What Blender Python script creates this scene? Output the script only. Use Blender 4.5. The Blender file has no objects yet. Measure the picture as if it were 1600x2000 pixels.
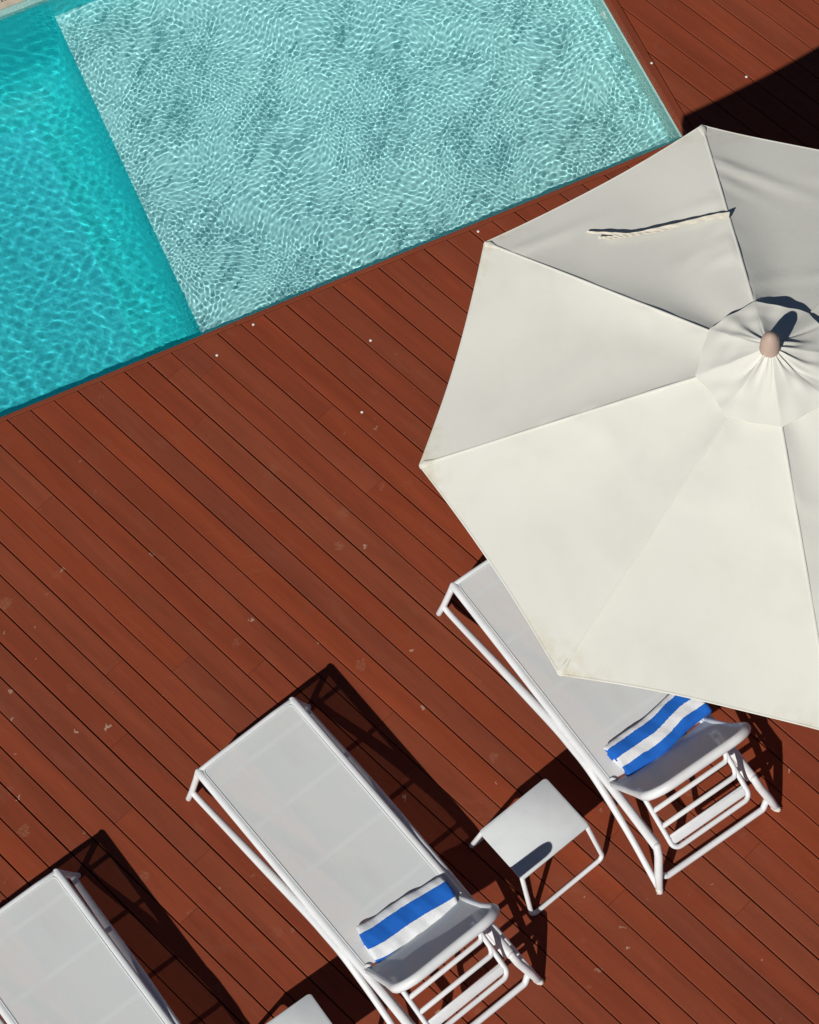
import bpy, math, random
import numpy as np
from mathutils import Vector, Matrix
R = math.radians
sc = bpy.context.scene
C = sc.collection

# ------------------------------------------------------------------ camera
cam = bpy.data.cameras.new('camera')
cam.sensor_fit = 'VERTICAL'; cam.sensor_height = 36.0; cam.sensor_width = 36.0
cam.lens = 36.0 * 5552.2 / 2000.0
cam.clip_start = 0.1; cam.clip_end = 2000
co = bpy.data.objects.new('camera', cam); C.objects.link(co); sc.camera = co
tilt, roll, H = 0.4630, -0.1632, 15.2079
fwd = Vector((0, math.sin(tilt), -math.cos(tilt))); up = Vector((0, math.cos(tilt), math.sin(tilt))); rt = Vector((1, 0, 0))
cr, sr = math.cos(roll), math.sin(roll)
r2, u2 = cr*rt + sr*up, -sr*rt + cr*up
co.matrix_world = Matrix(((r2.x, u2.x, -fwd.x, 0), (r2.y, u2.y, -fwd.y, 0), (r2.z, u2.z, -fwd.z, H), (0, 0, 0, 1)))

# ------------------------------------------------------------------ sky, sun, exposure
SUN = Vector((0.64, 0.91, -1.0))                       # direction the light travels
elev = math.atan2(1.0, math.hypot(SUN.x, SUN.y))
w = bpy.data.worlds.new('World'); sc.world = w; w.use_nodes = True
wn = w.node_tree
sky = wn.nodes.new('ShaderNodeTexSky'); sky.sky_type = 'NISHITA'; sky.sun_disc = False
sky.sun_elevation = elev; sky.sun_rotation = math.atan2(-SUN.x, -SUN.y) % (2*math.pi)
sky.altitude = 1000; sky.air_density = 0.55; sky.dust_density = 0.1; sky.ozone_density = 2.0
wn.links.new(sky.outputs[0], wn.nodes['Background'].inputs[0])
wn.nodes['Background'].inputs[1].default_value = 0.05
sl = bpy.data.lights.new('sun', 'SUN'); sl.energy = 5.0; sl.angle = R(0.5); sl.color = (1.0, 0.965, 0.905)
sl.cycles.is_caustics_light = True                     # refracted by the waves onto the pool floor
so = bpy.data.objects.new('sun', sl); C.objects.link(so)
so.rotation_euler = SUN.to_track_quat('-Z', 'Y').to_euler()
so.location = (-6, -8, 20)
sc.view_settings.view_transform = 'Standard'; sc.view_settings.look = 'None'
sc.view_settings.exposure = -0.5; sc.view_settings.gamma = 1.0; sc.view_settings.use_curve_mapping = False
sc.render.engine = 'CYCLES'
sc.cycles.max_bounces = 10; sc.cycles.transparent_max_bounces = 12; sc.cycles.use_denoising = True

# ------------------------------------------------------------------ helpers
def link(o, parent=None):
    C.objects.link(o)
    if parent is not None: o.parent = parent
    return o

def empty(name, loc=(0, 0, 0), rz=0.0):
    o = bpy.data.objects.new(name, None); o.empty_display_size = 0.1
    o.location = loc; o.rotation_euler = (0, 0, rz); return link(o)

def tag(o, label=None, cat=None, group=None, kind=None):
    if label: o['label'] = label
    if cat: o['category'] = cat
    if group: o['group'] = group
    if kind: o['kind'] = kind
    return o

class MB:
    def __init__(s): s.v = []; s.f = []; s.uv = None
    def quad_grid(s, P, closeu=False, closev=False, flip=False):
        """P[i][j] grid of points -> quads"""
        b = len(s.v); nu = len(P); nv = len(P[0])
        for row in P: s.v.extend(tuple(p) for p in row)
        for i in range(nu if closeu else nu-1):
            for j in range(nv if closev else nv-1):
                a, c = i, (i+1) % nu; d, e = j, (j+1) % nv
                q = (b+a*nv+d, b+c*nv+d, b+c*nv+e, b+a*nv+e)
                s.f.append(q[::-1] if flip else q)
    def tube(s, pts, rad, n=10, flat=None, cap=True, upv=(0, 0, 1)):
        """round tube along pts; rad number or list; flat = (width factor, height factor)"""
        P = [Vector(p) for p in pts]; m = len(P)
        rr = [rad]*m if not hasattr(rad, '__len__') else list(rad)
        fw, fh = flat or (1, 1)
        rows = []
        U0 = None
        for i in range(m):
            t = (P[min(i+1, m-1)] - P[max(i-1, 0)]).normalized()
            if U0 is None:
                uv = Vector(upv)
                if abs(t.dot(uv)) > .95: uv = Vector((1, 0, 0))
                a = t.cross(uv).normalized()
            else:
                a = (U0 - t*U0.dot(t)).normalized()
            U0 = a; b = a.cross(t).normalized()
            rows.append((P[i], t, a, b, rr[i]))
        ring = lambda c, a, b, r: [c + a*(r*fw*math.cos(2*math.pi*k/n)) + b*(r*fh*math.sin(2*math.pi*k/n)) for k in range(n)]
        G = []
        if cap:
            c, t, a, b, r = rows[0]
            G.append(ring(c - t*r*.55, a, b, r*.35)); G.append(ring(c - t*r*.35, a, b, r*.78))
        for c, t, a, b, r in rows: G.append(ring(c, a, b, r))
        if cap:
            c, t, a, b, r = rows[-1]
            G.append(ring(c + t*r*.35, a, b, r*.78)); G.append(ring(c + t*r*.55, a, b, r*.35))
        b0 = len(s.v); s.quad_grid(G, closev=True)
        s.f.append(tuple(range(b0, b0+n))); e = len(s.v); s.f.append(tuple(range(e-1, e-n-1, -1)))
        return s
    def box(s, x0, x1, y0, y1, z0, z1):
        b = len(s.v)
        s.v += [(x, y, z) for z in (z0, z1) for x, y in ((x0, y0), (x1, y0), (x1, y1), (x0, y1))]
        s.f += [(b+3, b+2, b+1, b), (b+4, b+5, b+6, b+7)] + [(b+i, b+(i+1) % 4, b+4+(i+1) % 4, b+4+i) for i in range(4)]
        return s
    def lathe(s, prof, n=24, c=(0, 0, 0)):
        G = [[(c[0]+r*math.cos(2*math.pi*k/n), c[1]+r*math.sin(2*math.pi*k/n), c[2]+z) for k in range(n)] for r, z in prof]
        b0 = len(s.v); s.quad_grid(G, closev=True, flip=True)
        e = len(s.v); s.f.append(tuple(range(b0+n-1, b0-1, -1))); s.f.append(tuple(range(e-n, e)))
        return s
    def build(s, name, mat, parent=None, smooth=True, loc=(0, 0, 0), rz=0.0):
        me = bpy.data.meshes.new(name); me.from_pydata(s.v, [], s.f); me.materials.append(mat)
        me.polygons.foreach_set('use_smooth', [smooth]*len(me.polygons))
        if smooth:
            try: me.set_sharp_from_angle(angle=R(50))
            except Exception: pass
        o = bpy.data.objects.new(name, me); o.location = loc; o.rotation_euler = (0, 0, rz)
        return link(o, parent)

def arc(p0, p1, p2, rad, n=7):
    """fillet of the corner p1"""
    p0, p1, p2 = Vector(p0), Vector(p1), Vector(p2)
    a = (p0-p1).normalized(); b = (p2-p1).normalized(); ang = a.angle(b); d = rad/math.tan(ang/2)
    A = p1+a*d; B = p1+b*d; c = p1+(a+b).normalized()*(rad/math.sin(ang/2))
    out = []
    va, vb = A-c, B-c
    om = va.angle(vb)
    for i in range(n+1):
        t = i/n
        out.append(c + (va*math.sin((1-t)*om)+vb*math.sin(t*om))/math.sin(om))
    return out

def bezier(pts, n=24):
    """Catmull-Rom through pts"""
    P = [Vector(p) for p in pts]; P = [P[0]*2-P[1]] + P + [P[-1]*2-P[-2]]; out = []
    segs = len(P)-3
    for i in range(segs):
        a, b, c, d = P[i:i+4]
        for k in range(n//segs + 1 if i == segs-1 else n//segs):
            t = k/(n//segs)
            out.append(.5*((2*b)+(c-a)*t+(2*a-5*b+4*c-d)*t*t+(3*b-a-3*c+d)*t**3))
    return out

# ------------------------------------------------------------------ material helpers
class NT:
    def __init__(s, name):
        s.m = bpy.data.materials.new(name); s.m.use_nodes = True; s.n = s.m.node_tree.nodes; s.l = s.m.node_tree.links
        s.b = s.n['Principled BSDF']; s.out = s.n['Material Output']
    def node(s, t, **kw):
        x = s.n.new(t)
        for k, v in kw.items():
            if k.startswith('i_'):
                key = k[2:]; key = int(key) if key.isdigit() else key.replace('_', ' ')
                if isinstance(v, bpy.types.NodeSocket): s.l.new(v, x.inputs[key])
                else: x.inputs[key].default_value = v
            else: setattr(x, k, v)
        return x
    def math(s, op, a, b=None, clamp=False):
        x = s.n.new('ShaderNodeMath'); x.operation = op; x.use_clamp = clamp
        for i, v in enumerate((a, b)):
            if v is None: continue
            if isinstance(v, bpy.types.NodeSocket): s.l.new(v, x.inputs[i])
            else: x.inputs[i].default_value = v
        return x.outputs[0]
    def mix(s, f, a, b, mode='MIX'):
        x = s.n.new('ShaderNodeMix'); x.data_type = 'RGBA'; x.blend_type = mode
        for k, v in ((0, f), (6, a), (7, b)):
            if isinstance(v, bpy.types.NodeSocket): s.l.new(v, x.inputs[k])
            else: x.inputs[k].default_value = v if k == 0 else (*v, 1)
        return x.outputs[2]
    def ramp(s, f, stops, interp='LINEAR'):
        x = s.n.new('ShaderNodeValToRGB'); x.color_ramp.interpolation = interp
        e = x.color_ramp.elements
        while len(e) < len(stops): e.new(.5)
        for el, (p, c) in zip(e, stops): el.position = p; el.color = (*c, 1) if len(c) == 3 else c
        s.l.new(f, x.inputs[0]); return x.outputs[0]
    def coord(s, kind='Object'):
        return s.n.new('ShaderNodeTexCoord').outputs[kind]
    def mapping(s, v, scale=(1, 1, 1), rot=(0, 0, 0), loc=(0, 0, 0)):
        x = s.n.new('ShaderNodeMapping'); s.l.new(v, x.inputs[0])
        x.inputs['Scale'].default_value = scale; x.inputs['Rotation'].default_value = rot
        if isinstance(loc, bpy.types.NodeSocket): s.l.new(loc, x.inputs['Location'])
        else: x.inputs['Location'].default_value = loc
        return x.outputs[0]
    def noise(s, v, scale=5, detail=3, rough=.5):
        x = s.n.new('ShaderNodeTexNoise'); s.l.new(v, x.inputs['Vector'])
        x.inputs['Scale'].default_value = scale; x.inputs['Detail'].default_value = detail; x.inputs['Roughness'].default_value = rough
        return x.outputs['Fac']
    def bump(s, h, strength=.3, dist=.002):
        x = s.n.new('ShaderNodeBump'); x.inputs['Strength'].default_value = strength; x.inputs['Distance'].default_value = dist
        s.l.new(h, x.inputs['Height']); s.l.new(x.outputs[0], s.b.inputs['Normal']); return x
    def set(s, **kw):
        for k, v in kw.items():
            key = k.replace('_', ' ')
            if isinstance(v, bpy.types.NodeSocket): s.l.new(v, s.b.inputs[key])
            else: s.b.inputs[key].default_value = (*v, 1) if isinstance(v, tuple) and len(v) == 3 else v
        return s

# ---- wood
def wood_mat():
    t = NT('red_hardwood')
    oi = t.n.new('ShaderNodeObjectInfo')
    oc = t.coord('Object')
    sh = t.node('ShaderNodeCombineXYZ'); t.l.new(t.math('MULTIPLY', oi.outputs['Random'], 37.0), sh.inputs[0]); t.l.new(t.math('MULTIPLY', oi.outputs['Random'], 91.0), sh.inputs[1])
    va = t.n.new('ShaderNodeVectorMath'); va.operation = 'ADD'; t.l.new(oc, va.inputs[0]); t.l.new(sh.outputs[0], va.inputs[1])
    ov = va.outputs[0]
    grain = t.noise(t.mapping(ov, (3.5, 60, 60)), 1.0, 5, .65)
    broad = t.noise(t.mapping(ov, (1.1, 9, 9)), 1.0, 3, .55)
    blot = t.noise(t.mapping(ov, (2.5, 5, 5)), 1.6, 4, .6)
    base = t.ramp(oi.outputs['Random'], [(0, (0.2326, 0.0492, 0.0219)), (.2, (0.2639, 0.0572, 0.0246)), (.38, (0.2209, 0.0537, 0.0271)), (.55, (0.2790, 0.0561, 0.0219)), (.72, (0.2423, 0.0515, 0.0224)), (.86, (0.2570, 0.0628, 0.0287)), (1, (0.2285, 0.0458, 0.0203))])
    g1 = t.ramp(grain, [(.25, (.92, .91, .90)), (.5, (1, 1, 1)), (.8, (1.05, 1.07, 1.08))])
    c = t.mix(1.0, base, g1, 'MULTIPLY')
    g2 = t.ramp(broad, [(.3, (.84, .86, .88)), (.55, (1, 1, 1)), (.78, (1.18, 1.16, 1.10))])
    c = t.mix(1.0, c, g2, 'MULTIPLY')
    c = t.mix(t.ramp(blot, [(.55, (0, 0, 0)), (.75, (.35, .35, .35))]), c, (.24, .085, .05))
    # wear: pale scuffs, chips and scratches that lie on the boards
    gp = t.n.new('ShaderNodeNewGeometry').outputs['Position']
    warp = t.n.new('ShaderNodeTexNoise'); t.l.new(gp, warp.inputs['Vector']); warp.inputs['Scale'].default_value = 26; warp.inputs['Detail'].default_value = 3
    wv = t.n.new('ShaderNodeVectorMath'); wv.operation = 'MULTIPLY_ADD'; t.l.new(warp.outputs['Color'], wv.inputs[0]); wv.inputs[1].default_value = (.085, .085, 0); t.l.new(gp, wv.inputs[2])
    def spots(scale, lo, hi, thr, seed):
        vo = t.n.new('ShaderNodeTexVoronoi'); vo.voronoi_dimensions = '2D'
        t.l.new(t.mapping(wv.outputs[0], (1, 1, 1), loc=(seed, seed*1.7, 0)), vo.inputs['Vector']); vo.inputs['Scale'].default_value = scale
        sx = t.n.new('ShaderNodeSeparateColor'); t.l.new(vo.outputs['Color'], sx.inputs[0])
        rad = t.math('MULTIPLY_ADD' if False else 'MULTIPLY', t.math('SUBTRACT', sx.outputs[0], thr, True), (hi)/(1-thr))
        d = t.math('SUBTRACT', rad, vo.outputs['Distance'])
        return t.math('MULTIPLY', t.math('MULTIPLY', d, 1/lo, True), sx.outputs[1])
    # more wear on the walked-on strip between loungers and pool
    sp = t.n.new('ShaderNodeSeparateXYZ'); t.l.new(gp, sp.inputs[0])
    area = t.n.new('ShaderNodeMapRange'); t.l.new(sp.outputs[1], area.inputs[0]); area.inputs[1].default_value = 8.6; area.inputs[2].default_value = 7.2; area.inputs[3].default_value = .12; area.inputs[4].default_value = 1.0
    brk = t.ramp(t.noise(gp, 70, 3, .6), [(.38, (0, 0, 0)), (.58, (1, 1, 1))])
    s1 = t.math('MULTIPLY', spots(2.9, .02, .12, .42, 3.1), area.outputs[0])
    s1 = t.math('MULTIPLY', s1, brk)
    c = t.mix(t.math('MULTIPLY', s1, .36, True), c, (.40, .235, .15))
    s2 = t.math('MULTIPLY', spots(5.5, .015, .08, .77, 9.7), area.outputs[0])
    c = t.mix(t.math('MULTIPLY', s2, .9, True), c, (.48, .33, .24))
    # fine scratches
    scr = None
    for ang, sd in ((.35, 1.0), (-1.25, 5.0), (1.9, 8.0)):
        nz = t.noise(t.mapping(gp, (1.3, 60, 1), (0, 0, ang), (sd, sd, 0)), 1.0, 2, .5)
        ln = t.ramp(nz, [(.492, (0, 0, 0)), (.5, (1, 1, 1)), (.508, (0, 0, 0))])
        mk = t.ramp(t.noise(t.mapping(gp, (1, 1, 1), loc=(sd*3, 0, 0)), 1.7, 2, .5), [(.6, (0, 0, 0)), (.72, (1, 1, 1))])
        k = t.math('MULTIPLY', ln, mk)
        scr = k if scr is None else t.math('ADD', scr, k, True)
    c = t.mix(t.math('MULTIPLY', t.math('MULTIPLY', scr, area.outputs[0]), .22, True), c, (.44, .25, .16))
    t.set(Base_Color=c)
    t.set(Roughness=t.math('ADD', t.math('MULTIPLY', broad, .18), .48), Specular_IOR_Level=.18)
    t.bump(grain, .12, .0012)
    return t.m

def paint_mat(name, col, rough=.38, spec=.4):
    t = NT(name); oc = t.coord('Object')
    n = t.noise(oc, 9, 4, .6)
    dirt = t.ramp(n, [(.3, tuple(x*.93 for x in col)), (.55, col), (.8, tuple(min(1, x*1.03) for x in col))])
    t.set(Base_Color=dirt, Roughness=rough, Specular_IOR_Level=spec)
    t.bump(t.noise(oc, 420, 2, .5), .06, .0006)
    return t.m

def sling_mat(name='pvc_mesh_sling', see=.17):
    t = NT(name); oc = t.coord('Object')
    wx = t.node('ShaderNodeTexWave', wave_type='BANDS', bands_direction='X'); t.l.new(oc, wx.inputs[0]); wx.inputs['Scale'].default_value = 95
    wy = t.node('ShaderNodeTexWave', wave_type='BANDS', bands_direction='Y'); t.l.new(oc, wy.inputs[0]); wy.inputs['Scale'].default_value = 95
    weave = t.math('MULTIPLY', wx.outputs['Fac'], wy.outputs['Fac'])
    st = t.noise(t.mapping(oc, (2.2, 3.2, 1)), 1.6, 4, .6)
    st2 = t.noise(t.mapping(oc, (1.2, 5, 1)), 1.3, 3, .55)
    c = t.ramp(st, [(.35, (.765, .81, .815)), (.55, (.79, .825, .815)), (.75, (.81, .83, .805))])
    c = t.mix(t.ramp(st2, [(.58, (0, 0, 0)), (.75, (.25, .25, .25))]), c, (.68, .67, .63))
    t.set(Base_Color=c, Roughness=.7, Specular_IOR_Level=.2)
    t.bump(weave, .25, .0008)
    tr = t.n.new('ShaderNodeBsdfTransparent'); mx = t.n.new('ShaderNodeMixShader')   # open weave lets a little light through
    mx.inputs[0].default_value = see
    t.l.new(t.b.outputs[0], mx.inputs[1]); t.l.new(tr.outputs[0], mx.inputs[2]); t.l.new(mx.outputs[0], t.out.inputs[0])
    return t.m

def canvas_mat(name='cream_canvas', col=(.78, .765, .70)):
    t = NT(name); oc = t.coord('Object')
    wx = t.node('ShaderNodeTexWave', wave_type='BANDS', bands_direction='X'); t.l.new(oc, wx.inputs[0]); wx.inputs['Scale'].default_value = 120; wx.inputs['Distortion'].default_value = .6
    wy = t.node('ShaderNodeTexWave', wave_type='BANDS', bands_direction='Y'); t.l.new(oc, wy.inputs[0]); wy.inputs['Scale'].default_value = 120; wy.inputs['Distortion'].default_value = .6
    weave = t.math('ADD', wx.outputs['Fac'], wy.outputs['Fac'])
    n = t.noise(oc, 2.2, 5, .62)
    c = t.ramp(n, [(.3, tuple(x*.955 for x in col)), (.5, col), (.75, (col[0]*1.02, col[1]*1.02, col[2]*1.03))])
    vo = t.n.new('ShaderNodeTexVoronoi'); t.l.new(oc, vo.inputs['Vector']); vo.inputs['Scale'].default_value = 3.3
    sx = t.n.new('ShaderNodeSeparateColor'); t.l.new(vo.outputs['Color'], sx.inputs[0])
    rad = t.math('MULTIPLY', t.math('SUBTRACT', sx.outputs[0], .6, True), .045)
    sp = t.math('MULTIPLY', t.math('SUBTRACT', rad, vo.outputs['Distance']), 180, True)
    c = t.mix(t.math('MULTIPLY', sp, t.math('MULTIPLY', sx.outputs[1], .8)), c, (.30, .25, .18))
    n2 = t.noise(oc, 11, 4, .6)
    c = t.mix(t.ramp(n2, [(.62, (0, 0, 0)), (.8, (.16, .16, .16))]), c, (.62, .60, .52))
    sv = t.n.new('ShaderNodeSeparateXYZ'); t.l.new(oc, sv.inputs[0])
    rad2 = t.math('SQRT', t.math('ADD', t.math('MULTIPLY', sv.outputs[0], sv.outputs[0]), t.math('MULTIPLY', sv.outputs[1], sv.outputs[1])))
    tip = t.math('MULTIPLY', t.math('SUBTRACT', rad2, 1.60, True), 7.0, True)
    st = t.math('MULTIPLY', tip, t.ramp(t.noise(oc, 16, 4, .6), [(.45, (0, 0, 0)), (.7, (.55, .55, .55))]))
    c = t.mix(st, c, (.60, .52, .33))
    t.set(Base_Color=c, Roughness=.85, Specular_IOR_Level=.15, Diffuse_Roughness=.35)
    big = t.noise(t.mapping(oc, (1, 1, 1)), 7, 3, .5)
    h = t.math('ADD', t.math('MULTIPLY', weave, .12), t.math('MULTIPLY', big, 1.6))
    t.bump(h, .30, .004)
    return t.m

def towel_mat(name, stops):
    t = NT(name)
    uv = t.coord('UV'); sp = t.n.new('ShaderNodeSeparateXYZ'); t.l.new(uv, sp.inputs[0])
    oc = t.coord('Object')
    j = t.math('ADD', sp.outputs[0], t.math('MULTIPLY', t.math('SUBTRACT', t.noise(oc, 60, 2, .5), .5), .010))
    j = t.math('ADD', j, t.math('MULTIPLY', t.math('SUBTRACT', t.noise(oc, 9, 2, .5), .5), .025))
    c = t.ramp(j, stops, 'CONSTANT')
    fz = t.noise(oc, 130, 3, .7)
    c = t.mix(1.0, c, t.ramp(fz, [(.3, (.90, .90, .91)), (.6, (1.03, 1.03, 1.03))]), 'MULTIPLY')
    t.set(Base_Color=c, Roughness=.95, Specular_IOR_Level=.08)
    t.bump(t.math('ADD', fz, t.noise(oc, 420, 2, .6)), .35, .003)
    return t.m

def plain_mat(name, col, rough=.6, spec=.3, var=.1, scale=8):
    t = NT(name); oc = t.coord('Object'); n = t.noise(oc, scale, 4, .6)
    t.set(Base_Color=t.ramp(n, [(.3, tuple(x*(1-var) for x in col)), (.7, tuple(min(1, x*(1+var)) for x in col))]), Roughness=rough, Specular_IOR_Level=spec)
    return t.m

QA = .2614; PM = Vector((-math.sin(QA), math.cos(QA))); PM2 = Vector((math.cos(QA), math.sin(QA)))
QO, QO2 = 9.0027, 4.6153            # near edge and right edge of the pool (along PM and PM2)
def pool(a, b, z=0.0):              # a along the near edge, b away from it -> world
    return Vector((PM2.x*a+PM.x*b, PM2.y*a+PM.y*b, z))

def tile_mat(name, col, grout, size=.025, contrast=.10):
    t = NT(name)
    uv = t.coord('UV')
    br = t.n.new('ShaderNodeTexBrick'); t.l.new(uv, br.inputs['Vector']); br.offset = 0.0
    br.inputs['Scale'].default_value = 1.0; br.inputs['Brick Width'].default_value = size; br.inputs['Row Height'].default_value = size
    br.inputs['Mortar Size'].default_value = .0016; br.inputs['Mortar Smooth'].default_value = .2; br.inputs['Bias'].default_value = 0
    br.inputs['Color1'].default_value = (*[x*(1-contrast) for x in col], 1); br.inputs['Color2'].default_value = (*[min(1, x*(1+contrast)) for x in col], 1); br.inputs['Mortar'].default_value = (*grout, 1)
    n = t.noise(uv, 1.3, 3, .5)
    c = t.mix(1.0, br.outputs['Color'], t.ramp(n, [(.3, (.94, .96, .97)), (.7, (1.05, 1.03, 1.02))]), 'MULTIPLY')
    t.set(Base_Color=c, Roughness=.45, Specular_IOR_Level=.4)
    return t.m

M = dict(wood=wood_mat(),
         white=paint_mat('white_powder_coat', (.83, .85, .855)),
         tabletop=paint_mat('white_table_laminate', (.68, .71, .715), .45, .3),
         plastic=paint_mat('off_white_plastic', (.78, .74, .66), .5),
         sling=sling_mat(), back=sling_mat('pvc_mesh_back', .06), canvas=canvas_mat('cream_canvas', (.785, .78, .71)),
         canvas2=canvas_mat('cream_canvas_cap', (.79, .785, .715)),
         strap=plain_mat('cream_webbing', (.74, .69, .58), .9, .1, .08, 40),
         finial=plain_mat('weathered_beige_finial', (.52, .385, .31), .55, .3, .06, 12),
         alu=plain_mat('pale_grey_aluminium', (.55, .55, .54), .35, .5, .05),
         stone=plain_mat('granite_base', (.35, .34, .33), .7, .3, .15, 30),
         ground=plain_mat('dark_bed', (.055, .05, .045), .95, .1, .3, 3),
         ledge=tile_mat('pale_mosaic', (.53, .955, .965), (.48, .90, .91), contrast=.05),
         deep=tile_mat('turquoise_mosaic', (.060, .75, .84), (.05, .69, .78), contrast=.06),
         wall=tile_mat('teal_wall_mosaic', (.030, .71, .745), (.025, .62, .65), contrast=.05),
         sidewall=tile_mat('pale_wall_mosaic', (.50, .70, .64), (.42, .60, .55)),
         coping=plain_mat('cream_coping', (.62, .54, .42), .8, .2, .12, 14),
         stud=plain_mat('white_cap', (.85, .82, .78), .4, .4, .03),
         shade=plain_mat('dark_glass_lens', (.80, .86, .80), .3, .5, .05))

# ------------------------------------------------------------------ ground and pool basin
WZ = -.15          # water level
LZ = WZ-.32      # shallow ledge
DZ = WZ-1.15     # deep floor
AL, AR = -5.0, QO2  # pool extent along the near edge
BN, BF = QO-.55, 11.98  # near wall (unseen, set back to let refracted sun in) and far edge
ALED = 1.315        # line of the ledge

def sheet(name, faces, mat, kind='structure', receive=False, parent=None):
    """faces: list of (4 points, (ulen, vlen))"""
    me = bpy.data.meshes.new(name); v = []; f = []; uvs = []
    for pts, (ul, vl) in faces:
        b = len(v); v += [tuple(p) for p in pts]; f.append((b, b+1, b+2, b+3)); uvs += [(0, 0), (ul, 0), (ul, vl), (0, vl)]
    me.from_pydata(v, [], f); me.materials.append(mat)
    ul = me.uv_layers.new(name='UVMap')
    for i, q in enumerate(uvs): ul.data[i].uv = q
    o = bpy.data.objects.new(name, me); link(o, parent)
    if kind: o['kind'] = kind
    if receive: o.cycles.is_caustics_receiver = True
    return o

G = 400; gz = -.105
e = .004
quads = [((-G, -G), (G, -G), (G, QO-e), (-G, QO-e)), ((-G, BF+e), (G, BF+e), (G, G), (-G, G)), ((-G, QO-e), (AL-e, QO-e), (AL-e, BF+e), (-G, BF+e)), ((AR+e, QO-e), (G, QO-e), (G, BF+e), (AR+e, BF+e))]
sheet('ground', [([pool(a, b, gz) for a, b in q], (1, 1)) for q in quads], M['ground'])

SL = .38            # foot of the coved ledge face
sheet('pool_ledge', [([pool(ALED, BN, LZ), pool(AR, BN, LZ), pool(AR, BF, LZ), pool(ALED, BF, LZ)], (AR-ALED, BF-BN))], M['ledge'], receive=True)
sheet('pool_floor', [([pool(AL, BN, DZ), pool(ALED-SL, BN, DZ), pool(ALED-SL, BF-.34, DZ), pool(AL, BF-.34, DZ)], (ALED-AL, BF-BN))], M['deep'], receive=True)
def cove(name, prof, run, mat):
    """prof: list of (across, z); run(across, z, end) -> point"""
    fs = []; u = 0
    for (p, q) in zip(prof[:-1], prof[1:]):
        d = math.hypot(q[0]-p[0], q[1]-p[1]); fs.append(([run(*p, 0), run(*q, 0), run(*q, 1), run(*p, 1)], (d, 1)))
    me = bpy.data.meshes.new(name); v = []; f = []; uv = []
    L_ = (run(*prof[0], 1)-run(*prof[0], 0)).length; us = [0]
    for (p, q) in zip(prof[:-1], prof[1:]): us.append(us[-1]+math.hypot(q[0]-p[0], q[1]-p[1]))
    for k, p in enumerate(prof): v += [tuple(run(*p, 0)), tuple(run(*p, 1))]
    for k in range(len(prof)-1):
        f.append((2*k, 2*k+2, 2*k+3, 2*k+1)); uv += [(us[k], 0), (us[k+1], 0), (us[k+1], L_), (us[k], L_)]
    me.from_pydata(v, [], f); me.materials.append(mat); me.polygons.foreach_set('use_smooth', [True]*len(f))
    ul = me.uv_layers.new(name='UVMap')
    for k, q in enumerate(uv): ul.data[k].uv = q
    o = link(bpy.data.objects.new(name, me)); o['kind'] = 'structure'; o.cycles.is_caustics_receiver = True
    return o
rc = .34; SL = rc + .04
prof = [(-rc-.04+.0, DZ)] + [(-.04-rc+rc*math.sin(t_*math.pi/16), DZ+rc-rc*math.cos(t_*math.pi/16)) for t_ in range(1, 8)] + [(-.035, DZ+rc), (0, LZ)]
cove('ledge_face', prof, lambda x, z, e_: pool(ALED+x, BF if e_ else BN, z), M['wall'])
prof = [(rc, DZ)] + [(rc-rc*math.sin(t_*math.pi/16), DZ+rc-rc*math.cos(t_*math.pi/16)) for t_ in range(1, 8)] + [(0, DZ+rc), (0, -.094)]
cove('pool_end_wall', prof, lambda x, z, e_: pool(AL if e_ else ALED, BF-x, z), M['wall'])
wt = -.03
sheet('pool_wall', [([pool(AL, BN, DZ), pool(AL, BN, wt), pool(AR, BN, wt), pool(AR, BN, DZ)], (1.3, AR-AL)),
                    ([pool(AR, BF, LZ), pool(AR, BF, -.094), pool(ALED, BF, -.094), pool(ALED, BF, LZ)], (.4, AR-ALED)),
                    ([pool(AL, BF, DZ), pool(AL, BF, wt), pool(AL, BN, wt), pool(AL, BN, DZ)], (1.3, BF-BN))], M['wall'], receive=True)
sheet('pool_side_wall', [([pool(AR, BN, LZ), pool(AR, BN, wt), pool(AR, BF, wt), pool(AR, BF, LZ)], (.45, BF-BN))], M['sidewall'], receive=True)

sheet('waterline_tiles', [([pool(AR-.002, BF-.004, WZ-.05), pool(AR-.002, BF-.004, -.092), pool(AL, BF-.004, -.092), pool(AL, BF-.004, WZ-.05)], (.17, AR-AL))], M['sidewall'], receive=True)
# far coping: a cream lip with a slotted overflow channel behind it
cp = MB()
def pbox(mb, a0, a1, b0, b1, z0, z1):
    b = len(mb.v)
    mb.v += [tuple(pool(a, bb, z)) for z in (z0, z1) for a, bb in ((a0, b0), (a1, b0), (a1, b1), (a0, b1))]
    mb.f += [(b+3, b+2, b+1, b), (b+4, b+5, b+6, b+7)] + [(b+i, b+(i+1) % 4, b+4+(i+1) % 4, b+4+i) for i in range(4)]
pbox(cp, AL, AR, BF+.002, BF+.055, -.16, -.088)
cop = cp.build('coping', M['coping'], smooth=False); cop['kind'] = 'structure'
c2 = MB(); pbox(c2, AL, AR, BF+.29, BF+4.0, -.10, -.03); c2.build('far_terrace', M['coping'], smooth=False)['kind'] = 'structure'
gb = MB()
pbox(gb, 0, .014, 0, .225, 0, .02)
gm = None
for i in range(150):
    a = .25 + i*.022
    me = gm
    if me is None:
        o = gb.build('grate_bar', M['coping'], cop, smooth=False); gm = o.data
    else:
        o = bpy.data.objects.new('grate_bar', gm); link(o, cop)
    o.location = pool(a, BF+.06, -.109)

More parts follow.
